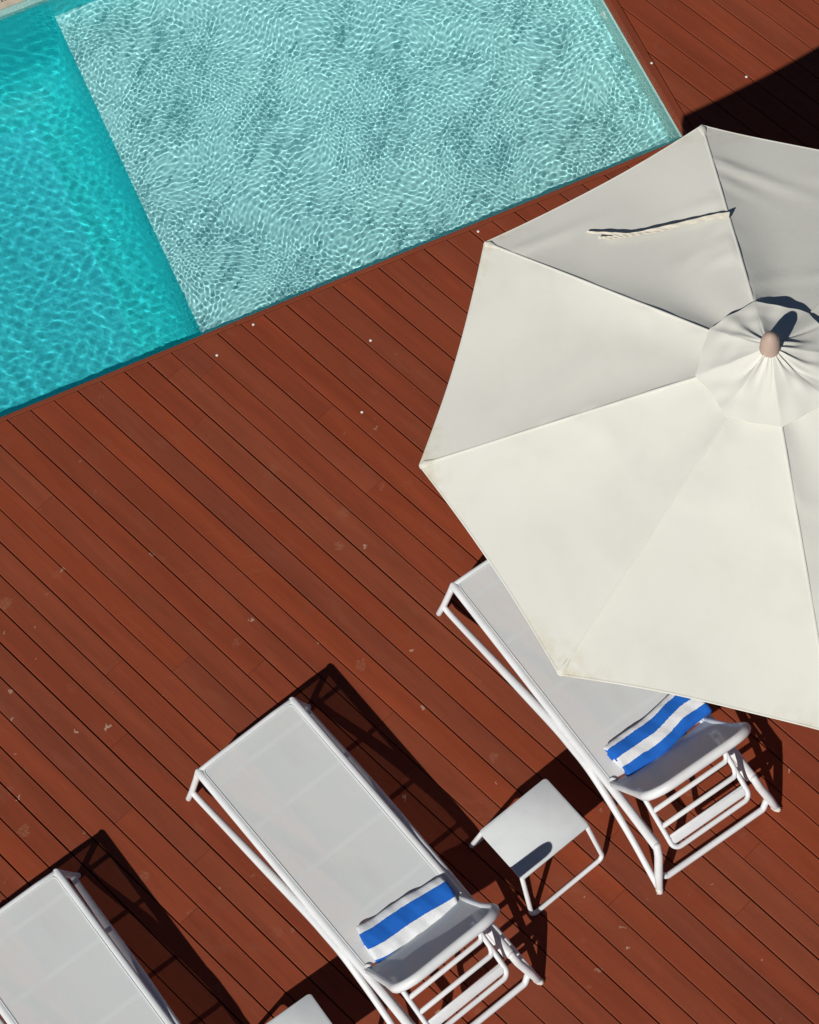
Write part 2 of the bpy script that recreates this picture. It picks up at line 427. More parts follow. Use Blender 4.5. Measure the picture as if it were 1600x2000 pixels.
# round water inlet on the side wall
inl = MB(); inl.lathe([(.001, .012), (.022, .012), (.035, .009), (.040, 0), (.040, -.01)][::-1], 20)
io = inl.build('water_inlet', M['shade'], bpy.data.objects['pool_side_wall'])
io.location = pool(AR-.004, 10.265, -.30); io.cycles.is_caustics_receiver = True
io.rotation_euler = Vector((-PM2.x, -PM2.y, 0)).to_track_quat('Z', 'Y').to_euler()

# ------------------------------------------------------------------ water: a sheet of real ripples that refracts the sun
def smooth(x): x = np.clip(x, 0, 1); return x*x*(3-2*x)
rng = np.random.default_rng(7); WK = 1.0
a_sh = np.arange(ALED-.42, AR-.002, .0047); a_dp = np.arange(-2.7, ALED-.42, .0095); a_far = np.arange(AL+.002, -2.7, .05)
av = np.concatenate([a_far, a_dp, a_sh, [AR-.002]]); bv = np.arange(BN+.002, BF-.002, .0047)
A_, B_ = np.meshgrid(av, bv, indexing='ij')
ZA = np.zeros_like(A_); ZB = np.zeros_like(A_)
def lowf(n, l0, spread):
    Z = np.zeros_like(A_)
    for i in range(n):
        k = 2*math.pi/(l0*math.exp(rng.uniform(0, spread))); th = rng.uniform(0, 6.283)
        Z += np.cos(k*(A_*math.cos(th)+B_*math.sin(th)) + rng.uniform(0, 6.283))/k
    return Z/math.sqrt(n/2)
AW = A_ + .21*lowf(12, .40, 1.1); BW = B_ + .21*lowf(12, .40, 1.1)     # drifting currents bend and stretch the ripples
axx, axy = np.gradient(AW, av, bv); bxx, bxy = np.gradient(BW, av, bv)
fro = axx**2+axy**2+bxx**2+bxy**2; det = axx*bxy - axy*bxx; sg2 = (fro + np.sqrt(np.maximum(fro**2-4*det**2, 0)))/2
EVEN = np.clip(1.28/sg2, .25, 1.15)                                        # keeps the ripples equally steep where they crowd
def waves(n, l0, spread, curv, bias=None, bw=.0):
    Z = np.zeros_like(A_)
    for i in range(n):
        lam = l0*math.exp(rng.uniform(0, spread)); k = 2*math.pi/lam
        th = rng.uniform(0, 2*math.pi) if bias is None or rng.uniform() > bw else bias + rng.normal()*.3
        Z += rng.normal()*curv/k**2*np.cos(k*(AW*math.cos(th)+BW*math.sin(th)) + rng.uniform(0, 6.283))
    return Z
def field(n, l0, spread):
    Z = np.zeros_like(A_)
    for i in range(n):
        lam = l0*math.exp(rng.uniform(0, spread)); th = rng.uniform(0, 6.283); k = 2*math.pi/lam
        Z += np.cos(k*(A_*math.cos(th)+B_*math.sin(th)) + rng.uniform(0, 6.283))
    return Z/math.sqrt(n/2)
mixw = smooth(.5 + .30*field(10, .7, .9)); amp = np.clip(1 + .08*field(10, .35, .9), .85, 1.1)
fine = waves(46, .021, .60, 1.05, math.pi/2, .15)
mid = waves(50, .028, .75, .92, math.pi/2, .2)
ZA = amp*EVEN*(fine*(.98-.60*mixw) + mid*(.38+.46*mixw))*WK
ZA += waves(10, .14, 1.0, .12)
# ripples running in from the side wall and the near edge
near_e = np.exp(-((B_-QO)/.35)**2); side_e = np.exp(-((A_-AR+.1)/.45)**2)
wob = .012*np.sin(7*A_+2*B_) + .010*np.sin(11*B_-3*A_)
ZA += 3.0/(2*math.pi/.045)**2*np.cos(2*math.pi*(B_+wob)/.045)*near_e*.8 + 3.0/(2*math.pi/.055)**2*np.cos(2*math.pi*(A_+wob)/.055)*side_e*.8
for ca, cb in ((4.0, 10.9), (3.25, 11.1)):            # loose rings by the inlet
    rr = np.hypot(A_-ca, B_-cb) + wob*1.2
    ZA += 1.8/(2*math.pi/.06)**2*np.cos(2*math.pi*rr/.06)*np.exp(-((rr-.35)/.28)**2)
AW = A_ + .35*(AW-A_); BW = B_ + .35*(BW-B_)
ZB = waves(56, .040, .75, .100) + waves(20, .10, .8, .072) + waves(26, .024, .5, .10)
far = smooth((B_-11.2)/.6)
ZB += far*waves(30, .05, .9, .25, math.pi/2, .6)
bl = smooth((A_-(ALED-.42))/.20)
Z_ = ZA*bl + ZB*(1-bl) + WZ
na, nb = A_.shape
V = np.empty((na*nb, 3)); V[:, 0] = (PM2.x*A_+PM.x*B_).ravel(); V[:, 1] = (PM2.y*A_+PM.y*B_).ravel(); V[:, 2] = Z_.ravel()
idx = np.arange(na*nb, dtype=np.int32).reshape(na, nb)
F = np.stack([idx[:-1, :-1], idx[1:, :-1], idx[1:, 1:], idx[:-1, 1:]], -1).reshape(-1)
me = bpy.data.meshes.new('pool_water'); nq = len(F)//4
me.vertices.add(len(V)); me.vertices.foreach_set('co', V.ravel().astype(np.float32))
me.loops.add(len(F)); me.loops.foreach_set('vertex_index', F)
me.polygons.add(nq); me.polygons.foreach_set('loop_start', np.arange(0, nq*4, 4, dtype=np.int32)); 
me.update(calc_edges=True); me.validate()
me.polygons.foreach_set('use_smooth', np.ones(nq, dtype=bool))
t = NT('clear_water'); t.n.remove(t.b)
gl = t.n.new('ShaderNodeBsdfGlass'); gl.inputs['IOR'].default_value = 1.33; gl.inputs['Roughness'].default_value = 0.0; gl.inputs['Color'].default_value = (.985, 1, 1, 1)
t.l.new(gl.outputs[0], t.out.inputs[0]); me.materials.append(t.m)
wo = bpy.data.objects.new('pool_water', me); link(wo); wo['kind'] = 'structure'
wo.cycles.is_caustics_caster = True

# ------------------------------------------------------------------ deck: every board its own piece
PA = -.9361; PO = 2.8136; PITCH = .145; GAP = .0088
ds = Vector((math.cos(PA), math.sin(PA))); dn = Vector((-math.sin(PA), math.cos(PA)))
deck = empty('deck', (0, 0, 0)); deck['kind'] = 'structure'
TR_N, TR_R = .017, .050          # trim board widths along near and right pool edge
OV = .012                        # trim overhang over the water
def to_sn(p): return Vector((p.dot(ds), p.dot(dn)))
def clip(poly, n, c):            # keep n.p <= c
    out = []
    for i in range(len(poly)):
        p, q = poly[i], poly[(i+1) % len(poly)]; dp, dq = n.dot(p)-c, n.dot(q)-c
        if dp <= 0: out.append(p)
        if dp*dq < 0: out.append(p + (q-p)*(dp/(dp-dq)))
    return out
n_near = to_sn(PM); n_right = to_sn(PM2)
c_near = QO - TR_N - .004; c_right = QO2 + TR_R + .004
def area(p): return abs(sum(p[i].x*p[(i+1) % len(p)].y - p[(i+1) % len(p)].x*p[i].y for i in range(len(p))))/2
def inset(poly, d):
    m = len(poly); out = []
    for i in range(m):
        a, b, c = poly[i-1], poly[i], poly[(i+1) % m]
        e1 = (b-a).normalized(); e2 = (c-b).normalized(); n1 = Vector((-e1.y, e1.x)); n2 = Vector((-e2.y, e2.x))
        k = 1 + n1.dot(n2)
        out.append(b + (n1+n2)*(d/max(k, .12)))
    return out
def ccw(p):
    s = sum(p[i].x*p[(i+1) % len(p)].y - p[(i+1) % len(p)].x*p[i].y for i in range(len(p)))
    return p if s > 0 else p[::-1]
def clean(p):
    q = []
    for x in p:
        if not q or (x-q[-1]).length > 2e-3: q.append(x)
    if len(q) > 1 and (q[0]-q[-1]).length < 2e-3: q.pop()
    return q
def prism(mb, poly, z, ch=.0028, th=.024):
    poly = ccw(clean(poly)); m = len(poly)
    if m < 3: return
    top = inset(poly, ch); b = len(mb.v)
    mb.v += [(p.x, p.y, z-th) for p in poly] + [(p.x, p.y, z-ch*.8) for p in poly] + [(p.x, p.y, z) for p in top]
    for r in (0, m):
        mb.f += [(b+r+i, b+r+(i+1) % m, b+r+m+(i+1) % m, b+r+m+i) for i in range(m)]
    mb.f.append(tuple(range(b+2*m, b+3*m)))
rnd = random.Random(4); gaps = {k: rnd.choice((.0055, .0065, .0075, .0085)) for k in range(-70, 90)}
rest = MB(); nboards = 0
for i in range(-62, 84):
    lo = PO + i*PITCH + gaps[i]/2; hi = PO + (i+1)*PITCH - gaps[i+1]/2
    s = -17.0 - rnd.uniform(0, 5.0); cuts = [s]
    while s < 7: s += rnd.choice((3.9, 4.5, 5.1, 5.7)) + rnd.uniform(-.05, .05); cuts.append(s)
    for s0, s1 in zip(cuts[:-1], cuts[1:]):
        strip = [Vector((s0+.0004, lo)), Vector((s1-.0004, lo)), Vector((s1-.0004, hi)), Vector((s0+.0004, hi))]
        # where does this row cross the near edge, left or right of the pool corner?
        side = []
        for o_ in (lo, hi):
            sx = (c_near - n_near.y*o_)/n_near.x; side.append(n_right.dot(Vector((sx, o_))) > c_right)
        if all(side): pieces = [clip(strip, -n_right, -c_right)]
        elif not any(side): pieces = [clip(strip, n_near, c_near)]
        else: pieces = [clip(strip, n_near, c_near), clip(clip(strip, -n_near, -c_near-.001), -n_right, -c_right)]
        for p in pieces:
            if len(p) < 3 or area(p) < .0006: continue
            c = sum(p, Vector((0, 0)))/len(p)
            zz = rnd.uniform(-.0008, .0008)
            wpts = [ds*q.x + dn*q.y for q in p]
            seen = any(-4.0 < q.x < 4.3 and 3.0 < q.y < 12.6 for q in wpts)
            if seen and nboards < 295:
                mb = MB(); prism(mb, [q-c for q in p], zz)
                if not mb.v: continue
                wc = ds*c.x + dn*c.y
                mb.build('plank', M['wood'], deck, smooth=False, loc=(wc.x, wc.y, 0), rz=PA); nboards += 1
            else: prism(rest, p, zz)
ro = rest.build('outer_planks', M['wood'], deck, smooth=False, rz=PA); ro['kind'] = 'stuff'
# trim boards along the pool
def trim(name, a0, a1, b0, b1, z0, z1):
    mb = MB(); ln = a1-a0; wd = b1-b0
    prism(mb, [Vector(p) for p in ((0, 0), (ln, 0), (ln, wd), (0, wd))], z1, .0025, z1-z0)
    p = pool(a0, b0); return mb.build(name, M['wood'], deck, smooth=False, loc=(p.x, p.y, 0), rz=QA)
for k in range(3): trim('edge_board', -4.9+k*3.2, -4.9+(k+1)*3.2-.003 if k < 2 else QO2+TR_R-.002, QO-TR_N, QO+OV, -.075, -.002)
def trim2(b0, b1):
    mb = MB(); ln = b1-b0; wd = TR_R
    prism(mb, [Vector(p) for p in ((0, 0), (ln, 0), (ln, wd), (0, wd))], .0, .003, .03)
    p = pool(QO2+TR_R, b0); return mb.build('edge_board', M['wood'], deck, smooth=False, loc=(p.x, p.y, 0), rz=QA+math.pi/2)
trim2(QO+OV+.003, QO+3.0)
def fascia(b0, b1):
    mb = MB(); mb.box(0, b1-b0, 0, .02, -.085, -.031)
    p = pool(QO2+.012, b0); return mb.build('fascia_board', M['wood'], deck, smooth=False, loc=(p.x, p.y, 0), rz=QA+math.pi/2)
fascia(QO+OV+.003, QO+3.0)
# small white screw caps
scm = None
for x, y in ((-.768, 9.051), (-1.017, 8.876), (-.065, 8.802), (-.187, 8.315), (.711, 9.454), (2.007, 10.495), (2.58, 10.272)):
    if scm is None:
        mb = MB(); mb.lathe([(.0085, -.002), (.0085, .0015), (.006, .0035), (.0015, .0042)], 14); o = mb.build('screw_cap', M['stud'], deck); scm = o.data
    else: o = link(bpy.data.objects.new('screw_cap', scm), deck)
    o.location = (x, y, .0005)

# ------------------------------------------------------------------ sun loungers
def make_lounger():
    L = empty('sun_lounger')
    WH = M['white']
    hy = .334
    for s in (-1, 1):
        # upper rail, gently cambered
        mb = MB(); mb.tube(bezier([(.004, s*hy, .345), (.5, s*hy, .342), (1.1, s*hy, .342), (1.6, s*hy, .342), (1.955, s*(hy+.002), .325)], 24), .0225, 12, (1.15, .85)); mb.build('side_rail', WH, L)
        # lower rail: rises from the front leg, kisses the upper rail, falls to the rear foot
        pts = bezier([(-.018, s*.405, .095), (.10, s*.400, .105), (.55, s*.385, .215), (1.00, s*.366, .303), (1.20, s*.362, .318), (1.40, s*.364, .306), (1.75, s*.383, .19), (2.062, s*.407, .035)], 56)
        n = len(pts); rr = []
        for i, p in enumerate(pts):
            x = p.x; rr.append(.0180 + .0110*math.exp(-((x-.95)/.6)**2))
        mb = MB(); mb.tube(pts, rr, 12, (1.0, .9)); mb.build('lower_rail', WH, L)
        mb = MB(); mb.tube([(1.052, s*.350, .326), (1.2, s*.349, .331), (1.345, s*.350, .326)], .019, 10, (1.2, .75)); mb.build('rail_web', WH, L)
        mb = MB(); mb.tube([(.003, s*.334, .350), (-.008, s*.356, .26), (-.024, s*.405, .10), (-.036, s*.436, .012)], [.0205, .0195, .0185, .0175], 12); mb.build('leg', WH, L)
        rl = MB(); rl.tube([(1.95, s*.334, .335), (1.985, s*.345, .27), (2.04, s*.385, .12), (2.075, s*.405, .035)], [.022, .0245, .0245, .021], 12); rlo = rl.build('leg', WH, L)
        gl_ = MB(); gl_.tube([(2.062, s*.400, .030), (2.082, s*.409, .020), (2.098, s*.415, .016)], [.021, .022, .015], 12); gl_.build('foot_glide', M['plastic'], rlo)
        for k in range(3):
            rib = MB(); q = 2.070+.011*k; rib.tube([(q, s*(.404+.005*k) - .020, .024-.004*k), (q, s*(.404+.005*k), .047-.006*k), (q, s*(.404+.005*k)+.020, .024-.004*k)], .0028, 6); rib.build('glide_ridge', M['plastic'], rlo)
        # hinge barrel
        hb = MB(); hb.lathe([(.028, -.03), (.029, .018), (.026, .024), (.018, .025), (.016, .021), (.002, .021)], 20, (1.522, s*.318, .352)); hb.build('hinge', WH, L)
        # ratchet bar on the inside of the rail
        rb = MB(); rb.tube([(1.58, s*.308, .318), (1.93, s*.308, .300)], .009, 8)
        rb.build('ratchet_bar', WH, L)
    fb = MB(); fb.tube([(.004, -.338, .345), (.0, -.2, .345), (0, .2, .345), (.004, .338, .345)], .0165, 12); fb.build('foot_bar', WH, L)
    for x in (.13, .47, .86, 1.235):
        cb = MB(); cb.tube([(x, -.325, .335), (x, -.26, .331), (x, .26, .331), (x, .325, .335)], .0125, 10, (1.25, .7)); cb.build('cross_bar', WH, L)
    bb = MB(); pts = [(2.030, -.372, .09)] + arc((2.030, -.372, .09), (2.052, -.335, .062), (2.055, 0, .06), .03, 4) + arc((2.055, 0, .06), (2.052, .335, .062), (2.030, .372, .09), .03, 4) + [(2.030, .372, .09)]
    bb.tube(pts, .0185, 12); bb.build('rear_bar', WH, L)
    hz = MB(); hz.tube([(1.54, -.315, .333), (1.54, .315, .333)], .013, 10); hz.build('hinge_bar', WH, L)
    # seat sling, hemmed, slightly sagging
    x0, x1, yy = .014, 1.515, .319
    P = []
    for i in range(31):
        u = i/30; row = []
        for j in range(15):
            v = j/14; z = .3565 - .0085*(1-(2*v-1)**2)*math.sin(math.pi*min(1, max(0, u)))**.5
            row.append((x0+(x1-x0)*u, -yy+2*yy*v, z))
        P.append(row)
    sg = MB(); sg.quad_grid(P); so_ = sg.build('seat_sling', M['sling'], L)
    hem = MB(); loop = [(x0+.004, -yy+.02, .3585), (x0+.004, yy-.02, .3585)]
    z1 = .3582
    cor = [(x0+.004, -yy+.004, z1), (x0+.004, yy-.004, z1), (x1, yy-.004, z1), (x1, -yy+.004, z1)]
    path = [cor[3]] + arc(cor[3], cor[0], cor[1], .028, 6) + arc(cor[0], cor[1], cor[2], .028, 6) + [cor[2]]
    hem.tube(path, .0030, 6); hem.build('hem', M['sling'], so_)
    # backrest: U tube with rounded top corners and a sling
    bx, bz, tx, tz = 1.528, .362, 1.905, .985
    ax = Vector((tx-bx, 0, tz-bz)); ln = ax.length; ax.normalize(); nrm = Vector((-ax.z, 0, ax.x))     # nrm faces the seat
    def BP(u, y, d=0.0):
        return Vector((bx, 0, bz)) + ax*u + Vector((0, y, 0)) + nrm*(d - .012*math.sin(math.pi*min(u/ln, 1)))
    by = .325
    c0 = [BP(0, -by), BP(ln*.5, -by-.004)]
    path = [BP(0, -by), BP(ln*.3, -by), BP(ln*.55, -by-.004)] + arc(BP(ln*.5, -by-.008), BP(ln, -by-.012), BP(ln, 0), .135, 9) + arc(BP(ln, 0), BP(ln, by+.012), BP(ln*.5, by+.008), .135, 9) + [BP(ln*.55, by+.004), BP(ln*.3, by), BP(0, by)]
    bf = MB(); bf.tube(path, [.0175]*3 + [.0255]*20 + [.0175]*3, 12, (1, 1.1), upv=nrm); br_ = bf.build('backrest_frame', WH, L)
    P = []
    for i in range(25):
        u = ln*i/24*.985; row = []
        inner = by-.004
        k = (ln-u)
        if k < .135: inner = by-.002-.135+math.sqrt(max(0, .135**2-(.135-k)**2))
        for j in range(15):
            v = 2*j/14-1; row.append(BP(u, inner*v, .006-.012*(1-v*v)))
        P.append(row)
    bs = MB(); bs.quad_grid(P, flip=True); bs.build('back_sling', M['back'], L)
    P2 = [[p - nrm*.004 for p in row] for row in P]
    # prop frame behind the back
    pf = empty('prop_frame'); pf.parent = L
    hw = .262
    D = Vector((2.022, 0, .305)); T = Vector((1.655, 0, .575)); dv = (T-D)
    PFx = lambda t, y: D + dv*t + Vector((0, y, 0))
    path = [PFx(.91, -hw), PFx(.5, -hw)] + arc(PFx(.5, -hw), PFx(0, -hw), PFx(0, 0), .045, 6) + arc(PFx(0, 0), PFx(0, hw), PFx(.5, hw), .045, 6) + [PFx(.5, hw), PFx(.91, hw)]
    m_ = MB(); m_.tube(path, .0150, 10); m_.build('prop_loop', WH, pf)
    for tt in (.335, .56):
        m_ = MB(); path = [PFx(tt, -hw), PFx(tt, hw-.06)] + arc(PFx(tt, hw-.06), PFx(tt, hw-.012), PFx(tt+.12, hw), .03, 5) + [PFx(tt+.10, hw)]
        m_.tube(path, .0150, 10); m_.build('rung', WH, pf)
    m_ = MB(); q = [PFx(.115, -hw+.012), PFx(.115, -hw+.03), PFx(.115, hw-.03), PFx(.115, hw-.012)]
    m_.tube(q, [.022, .026, .026, .022], 12, (1, .42), upv=Vector((-dv.z, 0, dv.x)).normalized()*-1); m_.build('flat_rung', WH, pf)
    m_ = MB(); m_.tube([PFx(.175, -hw+.01), PFx(.175, hw-.01)], .0085, 8); m_.build('rung', WH, pf)
    return L

def copy_tree(o, parent=None):
    c = o.copy(); C.objects.link(c); c.parent = parent
    for ch in list(o.children): copy_tree(ch, c)
    return c
lounger = make_lounger()
LG = 'sun loungers set out in a row on the deck'
poses = [((-1.1199, 6.1942), -1.0412, 'whole white mesh sun lounger in the middle, with the wide-striped towel on it'),
         ((.4806, 7.0568), -1.1139, 'white sun lounger with mesh sling partly hidden under the cream parasol'),
         ((-2.5545, 5.4121), -1.0704, 'white sun lounger cut off by the lower left corner, no towel in view')]
for k, (p, a, lab) in enumerate(poses):
    o = lounger if k == 0 else copy_tree(lounger)
    o.location = (p[0], p[1], 0); o.rotation_euler = (0, 0, a); tag(o, lab, 'sun lounger', LG)

# ------------------------------------------------------------------ side tables
def make_table():
    T = empty('side_table'); lx, ly, zt = .243, .186, .39
    mb = MB(); cor = [Vector((-lx, -ly, 0)), Vector((lx, -ly, 0)), Vector((lx, ly, 0)), Vector((-lx, ly, 0))]
    out = []
    for i in range(4): out += arc(cor[i-1], cor[i], cor[(i+1) % 4], .022, 5)
    m = len(out); rings = []
    for ins, z in ((0, zt-.012), (0, zt-.002), (.002, zt)):
        rings.append([(p.x*(1-ins/lx), p.y*(1-ins/ly), z) for p in out])
    mb.quad_grid(rings, closev=True, flip=True); mb.f.append(tuple(range(2*m, 3*m))); mb.f.append(tuple(range(m-1, -1, -1)))
    mb.build('tabletop', M['tabletop'], T)
    for s, fy in ((-1, -.272), (1, .262)):
        a = (-.232, s*.172, zt-.018); b = (-.262, fy, .013); c_ = (.262, fy, .013); d = (.232, s*.172, zt-.018)
        path = [a] + arc(a, b, c_, .035, 6) + arc(b, c_, d, .035, 6) + [d]
        mb = MB(); mb.tube(path, .0140, 10); mb.build('leg_loop', M['white'], T)
        mb = MB(); mb.tube([(-.232, s*.172, zt-.022), (-.2, s*.168, zt-.024), (.2, s*.168, zt-.024), (.232, s*.172, zt-.022)], .009, 8); mb.build('top_rail', M['white'], T)
    for s in (-1, 1):
        mb = MB(); mb.tube(bezier([(s*.236, -.178, zt-.05), (s*.222, -.14, zt-.026), (s*.215, 0, zt-.022), (s*.222, .14, zt-.026), (s*.236, .178, zt-.05)], 16), .008, 8); mb.build('brace', M['white'], T)
    return T
tab = make_table(); TG = 'low white side tables between the loungers'
tab.location = (.393, 5.352, 0); tab.rotation_euler = (0, 0, R(31.0))
tag(tab, 'low white square side table between the two loungers with towels', 'side table', TG)
t2 = copy_tree(tab)
a2 = R(27.0); v = Vector((.243, .186)); v2 = Vector((.9531*-1, 4.6302))
off = Vector((.238*math.cos(a2)-.181*math.sin(a2), .238*math.sin(a2)+.181*math.cos(a2)))
t2.location = (v2.x-off.x, v2.y-off.y, 0); t2.rotation_euler = (0, 0, a2)
tag(t2, 'low white side table cut off by the bottom edge, beside the middle lounger', 'side table', TG)

# ------------------------------------------------------------------ towels
def make_towel(name, lx, prof, thick, mat, pose, loc, rz, seed, edge):
    """prof: centre line (u, z) of the folded cloth; extruded along y over length lx; edge(v) pulls the near edge"""
    r = random.Random(seed)
    pl = [Vector((p[0], 0, p[1])) for p in prof]; cl = bezier(pl, 60); n = len(cl)
    S = [0.0]
    for i in range(1, n): S.append(S[-1] + (cl[i]-cl[i-1]).length)
    ny = 40; ph = [r.uniform(0, 6.28) for _ in range(12)]
    mb_v = []; uv = []; th = thick/2
    nrm = []
    for i in range(n):
        tg = (cl[min(i+1, n-1)]-cl[max(i-1, 0)]).normalized(); nrm.append(Vector((-tg.z, 0, tg.x)))
    ring = [(i, 1) for i in range(n)] + [(i, -1) for i in range(n-1, -1, -1)]
    faces = []; vuv = []
    for j in range(ny+1):
        v = j/ny; y = lx*(v-.5)
        for i, sd in ring:
            s = S[i]; endf = min(1, min(S[i], S[-1]-S[i])/.006 + .55); ey = min(1, min(v, 1-v)*lx/.008 + .6)
            p = cl[i] + nrm[i]*(sd*th*endf*ey)
            top = max(0, (p.z-.012)/.05)
            wr = .0055*math.sin(23*v+ph[0]+9*s)*math.sin(31*s+ph[1]) + .0008*math.sin(61*v+ph[2]-40*s) + .0022*math.sin(47*s+11*v+ph[3])
            du = edge(v, s/S[-1])
            dy = .005*math.sin(30*s+ph[4])*(2*v-1)
            mb_v.append((p.x + du + .004*math.sin(9*v+ph[5]), y + dy, max(p.z + wr*min(1, top*2), .001))); vuv.append((s/S[-1], v))
    m = len(ring)
    for j in range(ny):
        for k in range(m):
            a, b = j*m+k, j*m+(k+1) % m; faces.append((a, b, b+m, a+m))
    for j in (0, ny):
        for i in range(n-1):
            q = (j*m+i, j*m+i+1, j*m+(m-2-i), j*m+(m-1-i)); faces.append(q if j == ny else q[::-1])
    me = bpy.data.meshes.new(name); me.from_pydata(mb_v, [], faces); me.materials.append(mat)
    me.polygons.foreach_set('use_smooth', [True]*len(faces))
    ul = me.uv_layers.new(name='UVMap')
    lv = [0]*len(me.loops); me.loops.foreach_get('vertex_index', lv)
    ul.data.foreach_set('uv', [x for q in lv for x in vuv[q]])
    o = bpy.data.objects.new(name, me)
    pp, pa = pose; c, s = math.cos(pa), math.sin(pa)
    o.location = (pp[0]+c*loc[0]-s*loc[1], pp[1]+s*loc[0]+c*loc[1], loc[2]); o.rotation_euler = (0, 0, pa+rz)
    return link(o)
BLUE = (.020, .145, .58); WHT = (.82, .84, .86)
m2 = towel_mat('striped_towelling_wide', [(0, BLUE), (.12, WHT), (.34, BLUE), (.42, WHT), (.635, BLUE), (.855, WHT)])
m3 = towel_mat('striped_towelling_narrow', [(0, BLUE), (.06, WHT), (.16, BLUE), (.28, WHT), (.40, BLUE), (.50, WHT), (.58, BLUE), (.695, WHT), (.755, BLUE), (.845, WHT), (.92, BLUE)])
prof2 = [(.115, .011), (.06, .010), (-.06, .010), (-.098, .016), (-.112, .030), (-.100, .046), (-.06, .058), (.0, .060), (.06, .052), (.098, .038)]
tw = make_towel('folded_towel', .555, prof2, .015, m2, poses[0][:2], (1.452, .028, .3545), -.14, 3, lambda v, s: (.007*math.sin(5.5*v+.4)*(.3+.7*s) + .010*max(0, s-.8)*5*math.sin(3.0*v+.2) if s > .5 else .034-.075*max(0, v-.35)))
tag(tw, 'folded towel with one wide blue stripe on the middle lounger', 'towel', 'striped towels on the loungers')
prof3 = [(.088, .010), (.03, .009), (-.06, .010), (-.088, .018), (-.07, .027), (.0, .026), (.07, .026), (.092, .034), (.07, .041), (-.06, .041), (-.105, .044), (-.115, .055), (-.095, .068), (-.04, .076), (.02, .073), (.07, .062), (.104, .045)]
tw = make_towel('folded_towel', .60, prof3, .012, m3, poses[1][:2], (1.442, .065, .3545), .07, 11, lambda v, s: (.013*math.sin(6.2*v-.6)*(s-.35) if s > .5 else 0))
tag(tw, 'thick folded towel with several blue stripes, half under the parasol', 'towel', 'striped towels on the loungers')

# ------------------------------------------------------------------ parasol
UX, UY, UR, UPH, ZR, ZA_ = 1.864, 6.647, 1.7724, 1.5584, 2.355, 3.005
U = empty('parasol', (UX, UY, 0), UPH)
tag(U, 'large cream octagonal parasol with vented top over the right-hand lounger', 'parasol')
ZM = ZA_ - .05                       # top of the main canopy, below the vent cap
def rib_z(r): return ZM + (ZR-ZM)*(r - .03*r*(1-r))      # r 0..1, slightly domed
rp = random.Random(12)
NP, NQ = 44, 26
for k in range(8):
    a0, a1 = k*math.pi/4, (k+1)*math.pi/4
    wr = [(rp.uniform(.12, .9), rp.uniform(.05, .35), rp.uniform(.4, 1.0), rp.choice((0, 1)), rp.uniform(-1.0, 1.0)) for _ in range(7)]
    P = []
    for i in range(NP+1):
        r = .05 + .95*i/NP; row = []
        for j in range(NQ+1):
            t = j/NQ
            A0 = Vector((math.cos(a0), math.sin(a0)))*UR*r; A1 = Vector((math.cos(a1), math.sin(a1)))*UR*r
            p = A0*(1-t) + A1*t
            # outer edge cut slightly hollow
            p *= 1 - .016*(4*t*(1-t))*r**3
            z = rib_z(r) - .040*(4*t*(1-t))*math.sin(math.pi*min(1, r*.95))**1.0
            d = 0
            edge_w = min(t, 1-t)*r*UR*.78
            for (rc, wd, am, sd, sl_) in wr:        # creases running off the ribs
                tt = t if sd == 0 else 1-t
                x = (r-rc+sl_*.22*tt)/ (.016+.02*tt)
                d += am*(.018 if k in (0, 7) else .011)*math.exp(-x*x)*math.exp(-(tt/(.12+wd))**2)*min(1, tt/.04)
            d += .0065*math.sin(46*r+3*t*math.sin(k*2.1)+k)*math.exp(-min(t, 1-t)/.05)*min(1, min(t, 1-t)/.015)*(1-r)
            d += .010*math.sin(6*r+k*1.7)*math.sin(math.pi*t)*math.sin(2*math.pi*t+k)
            row.append((p.x, p.y, z + d))
        P.append(row)
    mb = MB(); mb.quad_grid(P)
    po = mb.build('canopy_panel', M['canvas'], U)
    # stitched hem along the rim
    hm = MB(); hm.tube([Vector(q)+Vector((0, 0, -.004)) for q in P[-1]], .0065, 6); hm.build('rim_hem', M['canvas'], po)
    # seam over the rib
    sm = MB(); pts = []
    for i in range(17):
        r = .17 + .83*i/16; q = Vector((math.cos(a0), math.sin(a0)))*UR*r; pts.append((q.x, q.y, rib_z(r)+.0015+.0012*math.sin(19*r+k)))
    sm.tube(pts, .0048, 6, (1.35, .8)); sm.build('rib_seam', M['canvas'], U)
    # reinforced corner: a rounded fold of cloth over the rib tip
    pk = MB(); c, s = math.cos(a0), math.sin(a0)
    pk.tube([(c*UR*.955, s*UR*.955, rib_z(.955)-.002), (c*UR*.985, s*UR*.985, rib_z(.985)-.001), (c*UR*.999, s*UR*.999, rib_z(1)-.008)], [.006, .013, .012], 10, (1.5, .7)); pk.build('corner_pocket', M['canvas2'], U)
    # rib and strut underneath
    rb = MB(); c, s = math.cos(a0), math.sin(a0)
    rb.tube([(c*.06, s*.06, rib_z(.03)-.05), (c*UR*.97, s*UR*.97, rib_z(.97)-.028)], .011, 8, (.8, 1.3)); ro_ = rb.build('rib', M['alu'], U)
    st = MB(); st.tube([(c*.05, s*.05, 2.28), (c*UR*.52, s*UR*.52, rib_z(.52)-.04)], .008, 6); st.build('strut', M['alu'], ro_)
